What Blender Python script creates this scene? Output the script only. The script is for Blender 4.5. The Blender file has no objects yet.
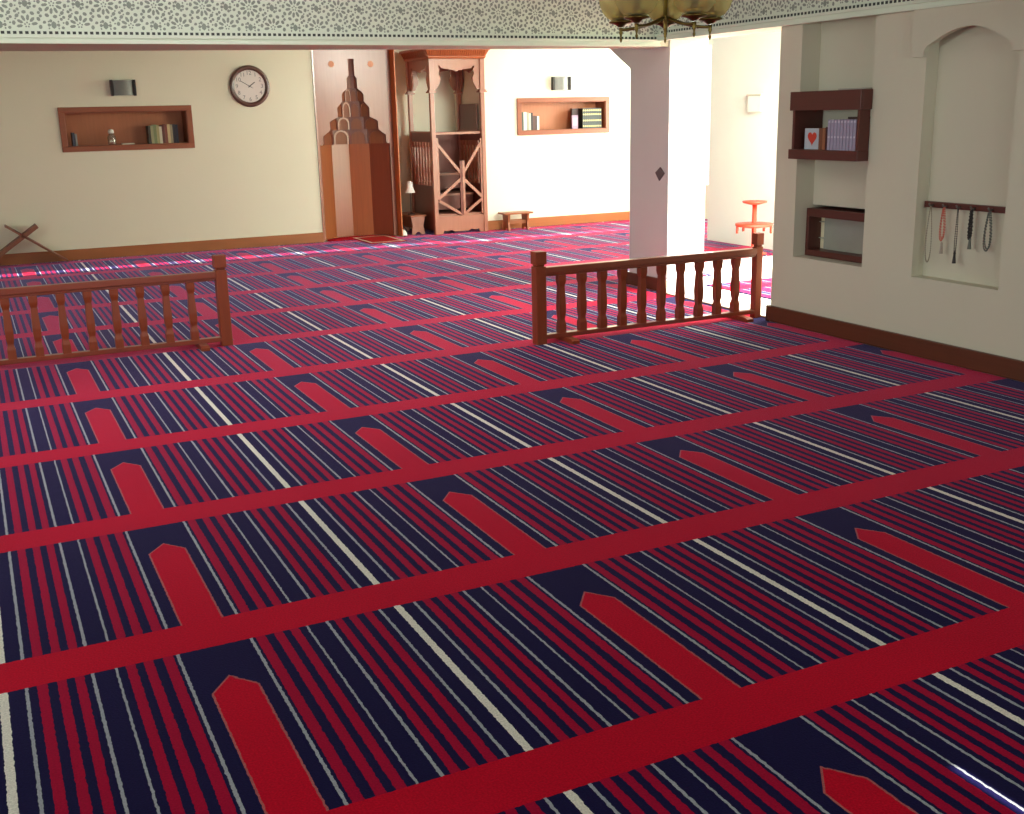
import bpy, bmesh, math, random
from mathutils import Vector, Matrix
random.seed(7)
D = bpy.data
scene = bpy.context.scene
COL = scene.collection
PI = math.pi
CELL, ROW = 1.2289, 1.2            # carpet repeat across and along the hall

# ------------------------------------------------------------------ helpers
def lin(c):
    return tuple(((v/255)/12.92 if v/255 <= .04045 else ((v/255+.055)/1.055)**2.4) for v in c) + (1,)

def newmat(name):
    m = D.materials.new(name); m.use_nodes = True
    nt = m.node_tree
    return m, nt, nt.nodes['Principled BSDF']

def plain(name, c, rough=.6, var=.06, scale=6, bump=0, metal=0, spec=.5, sheen=0, bscale=60):
    m, nt, b = newmat(name)
    n = nt.nodes
    tc = n.new('ShaderNodeTexCoord')
    no = n.new('ShaderNodeTexNoise'); no.inputs['Scale'].default_value = scale; no.inputs['Detail'].default_value = 4
    nt.links.new(tc.outputs['Object'], no.inputs['Vector'])
    mx = n.new('ShaderNodeMix'); mx.data_type = 'RGBA'
    a = lin(c)
    mx.inputs[6].default_value = tuple(v*(1-var) for v in a[:3])+(1,)
    mx.inputs[7].default_value = tuple(min(1, v*(1+var)) for v in a[:3])+(1,)
    nt.links.new(no.outputs['Fac'], mx.inputs[0])
    nt.links.new(mx.outputs[2], b.inputs['Base Color'])
    b.inputs['Roughness'].default_value = rough
    b.inputs['Metallic'].default_value = metal
    b.inputs['Specular IOR Level'].default_value = spec
    if bump:
        n2 = n.new('ShaderNodeTexNoise'); n2.inputs['Scale'].default_value = bscale; n2.inputs['Detail'].default_value = 3
        nt.links.new(tc.outputs['Object'], n2.inputs['Vector'])
        bp = n.new('ShaderNodeBump'); bp.inputs['Strength'].default_value = bump; bp.inputs['Distance'].default_value = .01
        nt.links.new(n2.outputs['Fac'], bp.inputs['Height']); nt.links.new(bp.outputs['Normal'], b.inputs['Normal'])
    return m

def wood(name, c, rough=.4, grain='Z', contrast=.25, spec=.5, coat=0):
    m, nt, b = newmat(name)
    n = nt.nodes
    tc = n.new('ShaderNodeTexCoord'); mp = n.new('ShaderNodeMapping')
    s = {'X': (1.2, 22, 22), 'Y': (22, 1.2, 22), 'Z': (22, 22, 1.2)}[grain]
    mp.inputs['Scale'].default_value = s
    nt.links.new(tc.outputs['Object'], mp.inputs['Vector'])
    no = n.new('ShaderNodeTexNoise'); no.inputs['Scale'].default_value = 1.6; no.inputs['Detail'].default_value = 6; no.inputs['Distortion'].default_value = .6
    nt.links.new(mp.outputs['Vector'], no.inputs['Vector'])
    mx = n.new('ShaderNodeMix'); mx.data_type = 'RGBA'
    a = lin(c)
    mx.inputs[6].default_value = tuple(v*(1-contrast) for v in a[:3])+(1,)
    mx.inputs[7].default_value = tuple(min(1, v*(1+contrast)) for v in a[:3])+(1,)
    nt.links.new(no.outputs['Fac'], mx.inputs[0]); nt.links.new(mx.outputs[2], b.inputs['Base Color'])
    b.inputs['Roughness'].default_value = rough
    b.inputs['Specular IOR Level'].default_value = spec
    b.inputs['Coat Weight'].default_value = coat
    b.inputs['Coat Roughness'].default_value = .22; b.inputs['Coat IOR'].default_value = 1.9
    return m

def bx(bm, x0, x1, y0, y1, z0, z1, mi=0):
    vs = [bm.verts.new(p) for p in ((x0,y0,z0),(x1,y0,z0),(x1,y1,z0),(x0,y1,z0),(x0,y0,z1),(x1,y0,z1),(x1,y1,z1),(x0,y1,z1))]
    for f in ((0,3,2,1),(4,5,6,7),(0,1,5,4),(1,2,6,5),(2,3,7,6),(3,0,4,7)):
        bm.faces.new([vs[i] for i in f]).material_index = mi
    return vs

def prism(bm, pts, plane, a0, a1, mi=0):
    """closed outline extruded between a0 and a1 along the missing axis"""
    def P(p, a):
        return {'xz': (p[0], a, p[1]), 'yz': (a, p[0], p[1]), 'xy': (p[0], p[1], a)}[plane]
    A = [bm.verts.new(P(p, a0)) for p in pts]; B = [bm.verts.new(P(p, a1)) for p in pts]
    fs = [bm.faces.new(A), bm.faces.new(B[::-1])]
    for i in range(len(pts)):
        j = (i+1) % len(pts)
        fs.append(bm.faces.new((A[j], A[i], B[i], B[j])))
    for f in fs: f.material_index = mi
    return A+B

def bar(bm, p, q, w, t, up=(0,1,0), mi=0):
    """rectangular bar from p to q, w wide across, t thick along up"""
    p, q = Vector(p), Vector(q); d = (q-p).normalized(); u = Vector(up); s = d.cross(u).normalized(); u = s.cross(d).normalized()
    vs = []
    for c in (p, q):
        for a, b in ((-1,-1),(1,-1),(1,1),(-1,1)):
            vs.append(bm.verts.new(c+s*(a*w/2)+u*(b*t/2)))
    for f in ((3,2,1,0),(4,5,6,7),(0,1,5,4),(1,2,6,5),(2,3,7,6),(3,0,4,7)):
        bm.faces.new([vs[i] for i in f]).material_index = mi

def lathe(bm, prof, c, seg=24, mi=0, cap=True, rot=0, smooth=True):
    rings = []
    for r, z in prof:
        rings.append([bm.verts.new((c[0]+r*math.cos(2*PI*k/seg+rot), c[1]+r*math.sin(2*PI*k/seg+rot), c[2]+z)) for k in range(seg)])
    for a, b in zip(rings, rings[1:]):
        for k in range(seg):
            f = bm.faces.new((a[k], a[(k+1)%seg], b[(k+1)%seg], b[k])); f.material_index = mi; f.smooth = smooth
    if cap:
        bm.faces.new(rings[0][::-1]).material_index = mi; bm.faces.new(rings[-1]).material_index = mi

def tube(bm, pts, r, seg=8, mi=0):
    pts = [Vector(p) for p in pts]; rings = []
    ref = Vector((0,0,1))
    for i, p in enumerate(pts):
        d = (pts[min(i+1,len(pts)-1)]-pts[max(i-1,0)]).normalized()
        if abs(d.dot(ref)) > .95: ref = Vector((1,0,0)) if abs(d.x) < .9 else Vector((0,1,0))
        s = d.cross(ref).normalized(); u = s.cross(d).normalized(); ref = u
        rr = r[i] if isinstance(r, (list, tuple)) else r
        rings.append([bm.verts.new(p+s*(rr*math.cos(2*PI*k/seg))+u*(rr*math.sin(2*PI*k/seg))) for k in range(seg)])
    for a, b in zip(rings, rings[1:]):
        for k in range(seg):
            f = bm.faces.new((a[k], a[(k+1)%seg], b[(k+1)%seg], b[k])); f.smooth = True; f.material_index = mi
    bm.faces.new(rings[0][::-1]); bm.faces.new(rings[-1])

def ball(bm, c, r, seg=10, mi=0, sz=1):
    n = seg//2+1
    prof = [(max(1e-4, r*math.sin(PI*i/n)), -r*sz*math.cos(PI*i/n)) for i in range(n+1)]
    lathe(bm, prof, c, seg, mi)

BASE = {}
def obj(name, bm, mats, parent=None, origin=None, bevel=0, fixn=True):
    """one mesh object from a bmesh drawn in world coordinates"""
    if fixn: bmesh.ops.recalc_face_normals(bm, faces=bm.faces[:])
    if parent is not None: off = BASE[parent.name]
    elif origin is not None: off = Vector(origin)
    else:
        lo = [min(v.co[i] for v in bm.verts) for i in range(3)]; hi = [max(v.co[i] for v in bm.verts) for i in range(3)]
        off = Vector(((lo[0]+hi[0])/2, (lo[1]+hi[1])/2, lo[2]))
    for v in bm.verts: v.co -= off
    me = D.meshes.new(name); bm.to_mesh(me); bm.free()
    for m in (mats if isinstance(mats, (list, tuple)) else [mats]): me.materials.append(m)
    o = D.objects.new(name, me); COL.objects.link(o)
    if parent is not None: o.parent = parent
    else: o.location = off
    BASE[o.name] = off.copy()
    if bevel:
        b = o.modifiers.new('edge', 'BEVEL'); b.width = bevel; b.segments = 2; b.limit_method = 'ANGLE'
    return o

def tag(o, label, cat, group=None):
    o['label'] = label; o['category'] = cat
    if group: o['group'] = group
    return o

def thing(name, label, cat, loc, group=None):
    o = D.objects.new(name, None); o.empty_display_size = .1; COL.objects.link(o); o.location = loc
    BASE[o.name] = Vector(loc)
    return tag(o, label, cat, group)

def struct(o):
    o['kind'] = 'structure'; return o

def copy_tree(o, parent=None):
    c = o.copy(); COL.objects.link(c)
    if parent is not None: c.parent = parent
    for ch in list(o.children): copy_tree(ch, c)
    return c

def NB(): return bmesh.new()

def holed(bm, plane, u0, u1, z0, z1, a0, a1, holes):
    """slab with rectangular holes (uA,uB,zA,zB), cut into boxes"""
    us = sorted({u0, u1, *[h[0] for h in holes], *[h[1] for h in holes]}); zs = sorted({z0, z1, *[h[2] for h in holes], *[h[3] for h in holes]})
    for a, b in zip(us, us[1:]):
        if a < u0 or b > u1: continue
        run = None
        segs = []
        for c, d in zip(zs, zs[1:]):
            um, zm = (a+b)/2, (c+d)/2
            solid = not any(h[0] < um < h[1] and h[2] < zm < h[3] for h in holes)
            if solid and run is not None: run = (run[0], d)
            elif solid: run = (c, d)
            else:
                if run: segs.append(run)
                run = None
        if run: segs.append(run)
        for c, d in segs:
            if plane == 'xz': bx(bm, a, b, a0, a1, c, d)
            elif plane == 'yz': bx(bm, a0, a1, a, b, c, d)
            else: bx(bm, a, b, c, d, a0, a1)

def text_into(bm, s, size, M, mi=0, extrude=.0005):
    cu = D.curves.new('numeral', 'FONT'); cu.body = s; cu.size = size; cu.align_x = 'CENTER'; cu.align_y = 'CENTER'; cu.extrude = extrude; cu.resolution_u = 2
    t = D.objects.new('numeral', cu); COL.objects.link(t)
    dg = bpy.context.evaluated_depsgraph_get(); dg.update()
    me = D.meshes.new_from_object(t.evaluated_get(dg))
    n0 = len(bm.verts); f0 = len(bm.faces)
    bm.from_mesh(me); bm.verts.ensure_lookup_table(); bm.faces.ensure_lookup_table()
    for v in bm.verts[n0:]: v.co = M @ v.co
    for f in bm.faces[f0:]: f.material_index = mi
    D.objects.remove(t); D.curves.remove(cu); D.meshes.remove(me)

# ------------------------------------------------------------------ materials
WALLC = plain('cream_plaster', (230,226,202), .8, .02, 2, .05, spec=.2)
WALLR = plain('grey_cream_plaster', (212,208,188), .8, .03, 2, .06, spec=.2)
PILLC = plain('pillar_plaster', (226,224,222), .8, .02, 2, .05, spec=.2)
WHITE = plain('white_plaster', (240,250,236), .8, .02, 2, spec=.2)
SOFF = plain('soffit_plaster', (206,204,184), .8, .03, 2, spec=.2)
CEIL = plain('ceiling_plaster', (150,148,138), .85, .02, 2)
FRZ = plain('carved_plaster', (224,232,214), .75, .05, 8, .1)
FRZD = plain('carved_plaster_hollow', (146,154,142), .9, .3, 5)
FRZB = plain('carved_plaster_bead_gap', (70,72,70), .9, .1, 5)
TILE = plain('white_floor_tile', (240,236,226), .35, .02, 3)
FENCE = wood('red_brown_fence_wood', (138,60,29), .38, 'Z', .2)
FENCEX = wood('red_brown_rail_wood', (136,58,29), .3, 'X', .2, coat=.6)
BASEW = wood('baseboard_oak', (156,92,44), .45, 'X', .18)
BASED = wood('baseboard_dark', (96,50,28), .45, 'Y', .18)
MIHW = wood('mihrab_veneer', (150,82,38), .3, 'Z', .22, spec=.6, coat=.9)
MIHP = wood('mihrab_lit_facet_veneer', (164,108,82), .32, 'Z', .12, spec=.5, coat=.9)  # facet catching the bright side room, reflection put into the colour
MIHJ = wood('mihrab_jamb_wood', (196,106,44), .4, 'Z', .25)
MIHA = wood('mihrab_half_lit_facet_veneer', (150,82,38), .4, 'Z', .2, coat=.3)
MIHB = wood('mihrab_dim_facet_veneer', (146,74,36), .45, 'Z', .22, spec=.3, coat=.05)
MIHD = wood('mihrab_shaded_facet_veneer', (116,48,24), .45, 'Z', .22, spec=.3, coat=.05)  # same wood, darkened to stand for shade on the far right facet
MIHH = wood('mihrab_hood_wood', (112,54,32), .4, 'Z', .22, coat=.3)
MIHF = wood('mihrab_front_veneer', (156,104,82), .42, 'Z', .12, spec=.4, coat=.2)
MIHC = wood('mihrab_cell_veneer', (124,66,34), .4, 'Z', .2)
MINW = wood('minbar_wood', (160,102,78), .38, 'Z', .14, spec=.4, coat=.35)
MIND = wood('minbar_dark_panel', (104,48,32), .42, 'Z', .2)
MINO = wood('minbar_cornice_wood', (160,80,36), .4, 'Z', .2)
SHELFW = wood('niche_shelf_wood', (142,76,44), .45, 'X', .15)
SHELFB = wood('niche_back_wood', (178,108,70), .5, 'Z', .15)
DARKW = wood('dark_shelf_wood', (92,46,38), .4, 'Y', .2)
CLOCKW = wood('clock_frame_wood', (84,48,34), .3, 'X', .2, coat=.4)
STOOLW = wood('stool_wood', (150,86,50), .4, 'X', .2)
REDW = wood('red_lacquer_wood', (214,70,48), .45, 'Z', .12)
REHW = wood('book_stand_wood', (124,72,48), .5, 'Z', .2)
STEEL = plain('brushed_metal', (112,110,104), .4, .15, 30, metal=.25)
DARKM = plain('dark_metal', (50,46,44), .45, .1, 20, metal=.5)
BRASS = plain('polished_brass', (170,150,60), .22, .08, 20, metal=1)
BRASSD = plain('aged_brass', (110,92,46), .32, .1, 20, metal=.9)
WHITEP = plain('white_enamel', (236,232,224), .35, .02, 5)
FACE = plain('clock_face_paper', (226,218,210), .5, .01, 5)
INK = plain('clock_ink', (120,116,112), .6, .02, 5)
BLACK = plain('black_paint', (28,26,26), .4, .05, 10)
PAGES = plain('paper_pages', (226,218,198), .8, .05, 40)
GREYP = plain('grey_plaque', (104,92,94), .5, .08, 20)

def glassy(name, c, body=.3, shine=.12, rough=.08):
    m, nt, b = newmat(name); n = nt.nodes; L = nt.links.new
    out = n['Material Output']
    tr = n.new('ShaderNodeBsdfTransparent'); tr.inputs['Color'].default_value = lin(c)
    gl = n.new('ShaderNodeBsdfGlossy'); gl.inputs['Color'].default_value = (1,1,.9,1); gl.inputs['Roughness'].default_value = rough
    df = n.new('ShaderNodeBsdfDiffuse'); tl = n.new('ShaderNodeBsdfTranslucent')
    tc = n.new('ShaderNodeTexCoord'); no = n.new('ShaderNodeTexNoise'); no.inputs['Scale'].default_value = 5
    L(tc.outputs['Object'], no.inputs['Vector'])
    mx = n.new('ShaderNodeMix'); mx.data_type = 'RGBA'; a = lin(c)
    mx.inputs[6].default_value = tuple(v*.85 for v in a[:3])+(1,); mx.inputs[7].default_value = a
    L(no.outputs['Fac'], mx.inputs[0]); L(mx.outputs[2], df.inputs['Color']); L(mx.outputs[2], tl.inputs['Color'])
    m0 = n.new('ShaderNodeMixShader'); m0.inputs[0].default_value = .5; L(df.outputs[0], m0.inputs[1]); L(tl.outputs[0], m0.inputs[2])
    m1 = n.new('ShaderNodeMixShader'); m1.inputs[0].default_value = body; L(tr.outputs[0], m1.inputs[1]); L(m0.outputs[0], m1.inputs[2])
    m2 = n.new('ShaderNodeMixShader'); m2.inputs[0].default_value = shine; L(m1.outputs[0], m2.inputs[1]); L(gl.outputs[0], m2.inputs[2])
    L(m2.outputs[0], out.inputs['Surface'])
    return m
AMBER = glassy('amber_glass', (246,240,190), .32)
PANE = plain('grey_pane_glass', (160,164,152), .15, .2, 3, spec=.7)
CLEAR = glassy('clear_jar_glass', (216,212,200), .25)

# --- the prayer carpet: stripes across a cell, a red niche at its middle, a red band between rows
def carpet_material():
    m, nt, b = newmat('prayer_row_carpet'); n = nt.nodes; L = nt.links.new
    RED, NAVY, PALE, WHT, MAR = lin((196,0,36)), lin((21,17,62)), lin((164,168,176)), lin((232,228,216)), lin((166,2,50))
    tc = n.new('ShaderNodeTexCoord'); sp = n.new('ShaderNodeSeparateXYZ')
    # a little yarn wobble
    nz = n.new('ShaderNodeTexNoise'); nz.inputs['Scale'].default_value = 55; nz.inputs['Detail'].default_value = 2
    L(tc.outputs['Object'], nz.inputs['Vector'])
    L(tc.outputs['Object'], sp.inputs[0])
    def mth(op, a, bb=None, c=None):
        k = n.new('ShaderNodeMath'); k.operation = op
        for i, v in enumerate((a, bb, c)):
            if v is None: continue
            if isinstance(v, (int, float)): k.inputs[i].default_value = v
            else: L(v, k.inputs[i])
        return k.outputs[0]
    wob = mth('MULTIPLY', mth('SUBTRACT', nz.outputs['Fac'], .5), .009)
    u = mth('ABSOLUTE', mth('SUBTRACT', mth('FRACT', mth('ADD', mth('DIVIDE', mth('ADD', sp.outputs[0], wob), CELL), .5)), .5))
    v = mth('FRACT', mth('DIVIDE', mth('ADD', sp.outputs[1], wob), ROW))
    stops = [(0,NAVY),(.089,PALE),(.096,NAVY),(.105,MAR),(.130,NAVY),(.153,MAR),(.177,NAVY),(.196,MAR),(.219,NAVY),(.2385,PALE),
             (.2455,NAVY),(.2945,PALE),(.3015,NAVY),(.318,MAR),(.338,NAVY),(.358,MAR),(.380,NAVY),(.402,MAR),(.425,NAVY),(.4445,PALE),(.4515,NAVY),(.4895,WHT)]
    rp = n.new('ShaderNodeValToRGB'); cr = rp.color_ramp; cr.interpolation = 'CONSTANT'
    while len(cr.elements) < len(stops): cr.elements.new(1)
    for e, (p, c) in zip(cr.elements, stops): e.position = min(1, p*2); e.color = c
    L(mth('MULTIPLY', u, 2), rp.inputs[0])
    def inside(half, tip):
        return mth('MULTIPLY', mth('LESS_THAN', u, half), mth('LESS_THAN', v, mth('SUBTRACT', tip, mth('MULTIPLY', u, 1.35))))
    outer, inner = inside(.0575, .658), inside(.0525, .650)
    band = mth('GREATER_THAN', v, .832)
    def mix(f, a, c):
        k = n.new('ShaderNodeMix'); k.data_type = 'RGBA'; L(f, k.inputs[0]); L(a, k.inputs[6])
        if isinstance(c, tuple): k.inputs[7].default_value = c
        else: L(c, k.inputs[7])
        return k.outputs[2]
    c = mix(outer, rp.outputs[0], lin((176,96,96)))
    c = mix(inner, c, RED); c = mix(band, c, RED)
    # pile: fine light and dark specks, broad wear
    nf = n.new('ShaderNodeTexNoise'); nf.inputs['Scale'].default_value = 170; nf.inputs['Detail'].default_value = 2
    nb = n.new('ShaderNodeTexNoise'); nb.inputs['Scale'].default_value = 1.3; nb.inputs['Detail'].default_value = 3
    for q in (nf, nb): L(tc.outputs['Object'], q.inputs['Vector'])
    k = mth('ADD', mth('MULTIPLY', nf.outputs['Fac'], .9), mth('ADD', mth('MULTIPLY', nb.outputs['Fac'], .25), .42))
    hs = n.new('ShaderNodeVectorMath'); hs.operation = 'SCALE'; L(c, hs.inputs[0]); L(k, hs.inputs['Scale'])
    L(hs.outputs[0], b.inputs['Base Color'])
    b.inputs['Roughness'].default_value = .95; b.inputs['Specular IOR Level'].default_value = .1
    b.inputs['Sheen Weight'].default_value = .26; b.inputs['Sheen Roughness'].default_value = .26; b.inputs['Sheen Tint'].default_value = lin((200,176,250))
    bp = n.new('ShaderNodeBump'); bp.inputs['Strength'].default_value = .35; bp.inputs['Distance'].default_value = .004
    L(nf.outputs['Fac'], bp.inputs['Height']); L(bp.outputs['Normal'], b.inputs['Normal'])
    return m
CARPET = carpet_material()
PLAINRED = plain('plain_red_pile', (176,8,36), .95, .12, 60, .3, spec=.1, sheen=.3, bscale=300)

# ------------------------------------------------------------------ shell
YB = 13.29
XR = 5.0
ZC = 3.0
bm = NB(); bx(bm, -5, 9.7, -4, 14.5, -.2, -.012)
struct(obj('floor', bm, TILE, origin=(0,0,0)))

# hall carpet, wrapped round the pillar into the side room
bm = NB()
prism(bm, [(-4.95,-3.95),(4.968,-3.95),(4.968,5.68),(5.025,5.68),(5.025,7.2),(5.066,7.2),(5.066,7.905),(6.1,7.905),(6.1,8.8),(7.845,8.8),(7.845,10.425),(9.45,10.425),(9.45,13.256),(6.056,13.256),(6.056,14.18),(4.87,14.18),(4.87,13.27),(3.8,13.27),(3.8,13.256),(-4.95,13.256)], 'xy', -.012, 0)
tag(obj('fitted_carpet', bm, CARPET, origin=(0,0,0)), 'red and navy striped prayer carpet with niche motifs covering the hall', 'carpet')
bm = NB(); prism(bm, [(5.66,4.3),(7.8,4.3),(7.8,7.42),(5.66,7.42)], 'xy', -.012, -.001)
tag(obj('prayer_carpet', bm, CARPET, origin=(0,0,0)), 'striped prayer carpet piece on the sunlit white floor beyond the right fence', 'carpet')
bm = NB(); prism(bm, [(3.80,13.285),(4.73,13.285),(4.73,13.47),(4.50,13.655),(4.265,13.725),(4.03,13.655),(3.80,13.47)], 'xy', -.012, .004)
tag(obj('niche_carpet', bm, PLAINRED), 'plain red carpet filling the floor of the mihrab', 'carpet')

# back wall with the two book niches; the mihrab and the minbar alcove are openings
LN, RN = (.64, 2.07, 1.325, 1.745), (6.67, 8.07, 1.345, 1.76)
bm = NB()
holed(bm, 'xz', -5, 9.7, -.012, ZC, YB, YB+.32, [LN, RN, (3.69, 6.06, -.012, ZC)])
bx(bm, -5, 9.7, 14.2, 14.5, -.012, ZC)
bx(bm, 6.06, 6.3, YB+.32, 14.2, -.012, ZC); bx(bm, 3.4, 3.69, YB+.32, 14.2, -.012, ZC)
struct(obj('wall_back', bm, WALLC, origin=(0,0,0)))

# right wall: a tall recess with the shelf, an arched alcove with the bead rail
bm = NB()
A0, A1 = 3.55, 4.245           # alcove
R0, R1 = 4.70, 5.42            # shelf recess
TH = .42
bx(bm, XR, XR+TH, -4, A0, -.012, ZC); bx(bm, XR, XR+TH, A1, R0, -.012, ZC); bx(bm, XR, XR+TH, R1, 5.655, -.012, ZC)
bx(bm, XR, XR+TH, A0, A1, -.012, .512); bx(bm, XR, XR+TH, A0, A1, 2.3, ZC); bx(bm, XR+.10, XR+TH, A0, A1, .512, 2.3)
bx(bm, XR, XR+TH, R0, R1, -.012, .523); bx(bm, XR, XR+TH, R0, R1, 2.3, ZC); bx(bm, XR+.17, XR+TH, R0, R1, .90, 2.3)
bx(bm, XR+.39, XR+TH, R0, R1, .523, .90)
# wall carried over the doorway
bx(bm, XR, XR+TH, 5.655, 7.24, 2.19, ZC)
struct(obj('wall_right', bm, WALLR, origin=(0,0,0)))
# arched hood standing slightly proud over the alcove
bm = NB()
arc = [(4.235,1.893),(4.235,1.925),(4.215,1.955),(4.17,1.975)]
n = 10
for i in range(n+1):
    t = i/n
    arc.append((4.15-(4.15-3.895)*t, 1.983+(2.052-1.983)*math.sin(t*PI/2)**.9))
left = arc[:]; right = [(3.895-(y-3.895)*.93, z) for y, z in left[::-1][1:]]
pts = [(4.335,1.893)]+left+right+[(3.42,1.893),(3.42,ZC-.02),(4.335,ZC-.02)]
prism(bm, pts, 'yz', XR-.04, XR-.0005)
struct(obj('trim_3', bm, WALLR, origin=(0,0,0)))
# side room and unseen walls
bm = NB(); bx(bm, 7.85, 8.2, -4, 10.42, -.012, ZC); bx(bm, 8.2, 9.7, 10.1, 10.42, -.012, ZC)
struct(obj('wall_side_room', bm, WHITE, origin=(0,0,0)))
bm = NB(); holed(bm, 'yz', 10.42, YB, -.012, ZC, 9.5, 9.7, [(10.8, 13.0, .5, 2.5)])
struct(obj('wall_east', bm, WHITE, origin=(0,0,0)))
bm = NB(); holed(bm, 'yz', -4, 14.2, -.012, ZC, -5.2, -5, [(-2.5, 0, .9, 2.5), (2, 4.5, .9, 2.5)])
struct(obj('wall_left', bm, WALLC, origin=(0,0,0)))
bm = NB(); holed(bm, 'xz', -5, 9.7, -.012, ZC, -4.2, -4, [(-3.5, -1, .9, 2.5), (1, 3.5, .9, 2.5)])
struct(obj('wall_front', bm, WALLC, origin=(0,0,0)))
# ceiling, unseen openings added for sun: side room, slot before qibla wall, front slit
bm = NB()
SLX = (5.44, 7.84)
holed(bm, 'xy', -5.2, 9.7, -4.2, 14.5, ZC, ZC+.06, [(5.72, 7.84, 2.0, 6.6), (-4.5, 5.2, 10.14, 10.40), (5.2, 9.4, 10.02, 10.28), (1.692, 1.714, -1.62, -1.36)])
struct(obj('ceiling', bm, CEIL, origin=(0,0,0)))

# beam across the hall, pillar, corbel
bm = NB()
ZB = 2.135
prism(bm, [(-5,7.26),(5.5,7.26),(5.5,7.55),(4.7,7.58),(-.15,8.19),(-5,8.8)], 'xy', ZB, ZC)
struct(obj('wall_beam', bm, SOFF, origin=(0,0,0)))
bm = NB()
bx(bm, 5.1, 5.5, 7.24, 7.88, -.012, ZB+.06)
prism(bm, [(7.88,1.98),(7.88,ZB+.06),(8.30,ZB+.06),(8.28,2.19)], 'yz', 5.1, 5.5)
struct(obj('wall_pillar', bm, PILLC, origin=(0,0,0)))
bm = NB(); bx(bm, 5.07, 5.098, 7.235, 7.9, 0, .115)
struct(obj('baseboard_pillar', bm, BASED, origin=(0,0,0), bevel=.004))
bm = NB(); bx(bm, 5.03, 5.06, 5.66, 7.22, -.012, .008)
struct(obj('trim_4', bm, BASED, origin=(0,0,0)))
bm = NB(); bx(bm, -4.99, 3.685, YB-.03, YB-.001, 0, .13)
struct(obj('baseboard_back', bm, BASEW, origin=(0,0,0), bevel=.004))
bm = NB(); bx(bm, 6.062, 9.49, YB-.03, YB-.001, 0, .13)
struct(obj('baseboard_back_right', bm, BASEW, origin=(0,0,0), bevel=.004))
bm = NB(); bx(bm, XR-.03, XR-.001, -3.99, 5.675, 0, .12); bx(bm, XR-.03, XR+.2, 5.656, 5.675, 0, .12)
struct(obj('baseboard_right', bm, BASED, origin=(0,0,0), bevel=.004))

# carved friezes: pierced rosettes over a bead row and a coved moulding
def frieze(name, s0, s1, place):
    """place(s, z, out) -> world point"""
    bm = NB()
    def quad(pts, out, mi):
        bm.faces.new([bm.verts.new(place(s, z, out)) for s, z in pts]).material_index = mi
    def slab(a, b, z0, z1, o0, o1, mi=0):
        vs = [bm.verts.new(place(s, z, o)) for s, z, o in ((a,z0,o0),(b,z0,o0),(b,z0,o1),(a,z0,o1),(a,z1,o0),(b,z1,o0),(b,z1,o1),(a,z1,o1))]
        for f in ((0,3,2,1),(4,5,6,7),(0,1,5,4),(1,2,6,5),(2,3,7,6),(3,0,4,7)):
            bm.faces.new([vs[i] for i in f]).material_index = mi
    slab(s0, s1, 2.18, ZC-.01, 0, .02)
    # moulding: fillet, cove, lower fillet
    slab(s0, s1, 2.168, 2.186, 0, .06); slab(s0, s1, 2.148, 2.168, 0, .042); slab(s0, s1, ZB-.004, 2.148, 0, .055)
    O = .0215
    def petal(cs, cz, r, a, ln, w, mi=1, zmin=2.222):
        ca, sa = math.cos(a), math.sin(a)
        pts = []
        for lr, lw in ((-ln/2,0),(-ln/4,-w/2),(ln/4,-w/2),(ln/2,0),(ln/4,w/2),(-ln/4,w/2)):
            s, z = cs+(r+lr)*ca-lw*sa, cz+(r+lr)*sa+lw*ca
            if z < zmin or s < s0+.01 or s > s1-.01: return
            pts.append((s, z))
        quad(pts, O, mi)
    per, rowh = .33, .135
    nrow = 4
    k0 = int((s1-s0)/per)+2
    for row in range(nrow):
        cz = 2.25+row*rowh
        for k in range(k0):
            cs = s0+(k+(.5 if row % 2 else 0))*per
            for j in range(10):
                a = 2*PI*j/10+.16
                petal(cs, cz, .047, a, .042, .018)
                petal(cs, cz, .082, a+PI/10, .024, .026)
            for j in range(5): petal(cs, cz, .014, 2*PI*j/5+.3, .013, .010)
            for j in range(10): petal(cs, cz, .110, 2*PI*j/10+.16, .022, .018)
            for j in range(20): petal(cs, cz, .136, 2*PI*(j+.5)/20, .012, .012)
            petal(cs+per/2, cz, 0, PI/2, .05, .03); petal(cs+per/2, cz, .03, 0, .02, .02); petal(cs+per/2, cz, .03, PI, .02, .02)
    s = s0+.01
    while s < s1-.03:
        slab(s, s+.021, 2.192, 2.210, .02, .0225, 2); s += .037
    return struct(obj(name, bm, [FRZ, FRZD, FRZB], origin=(0,0,0)))
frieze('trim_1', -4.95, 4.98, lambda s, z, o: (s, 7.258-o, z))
frieze('trim_2', -3.9, 7.235, lambda s, z, o: (4.998-o, s, z+.045))

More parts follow.
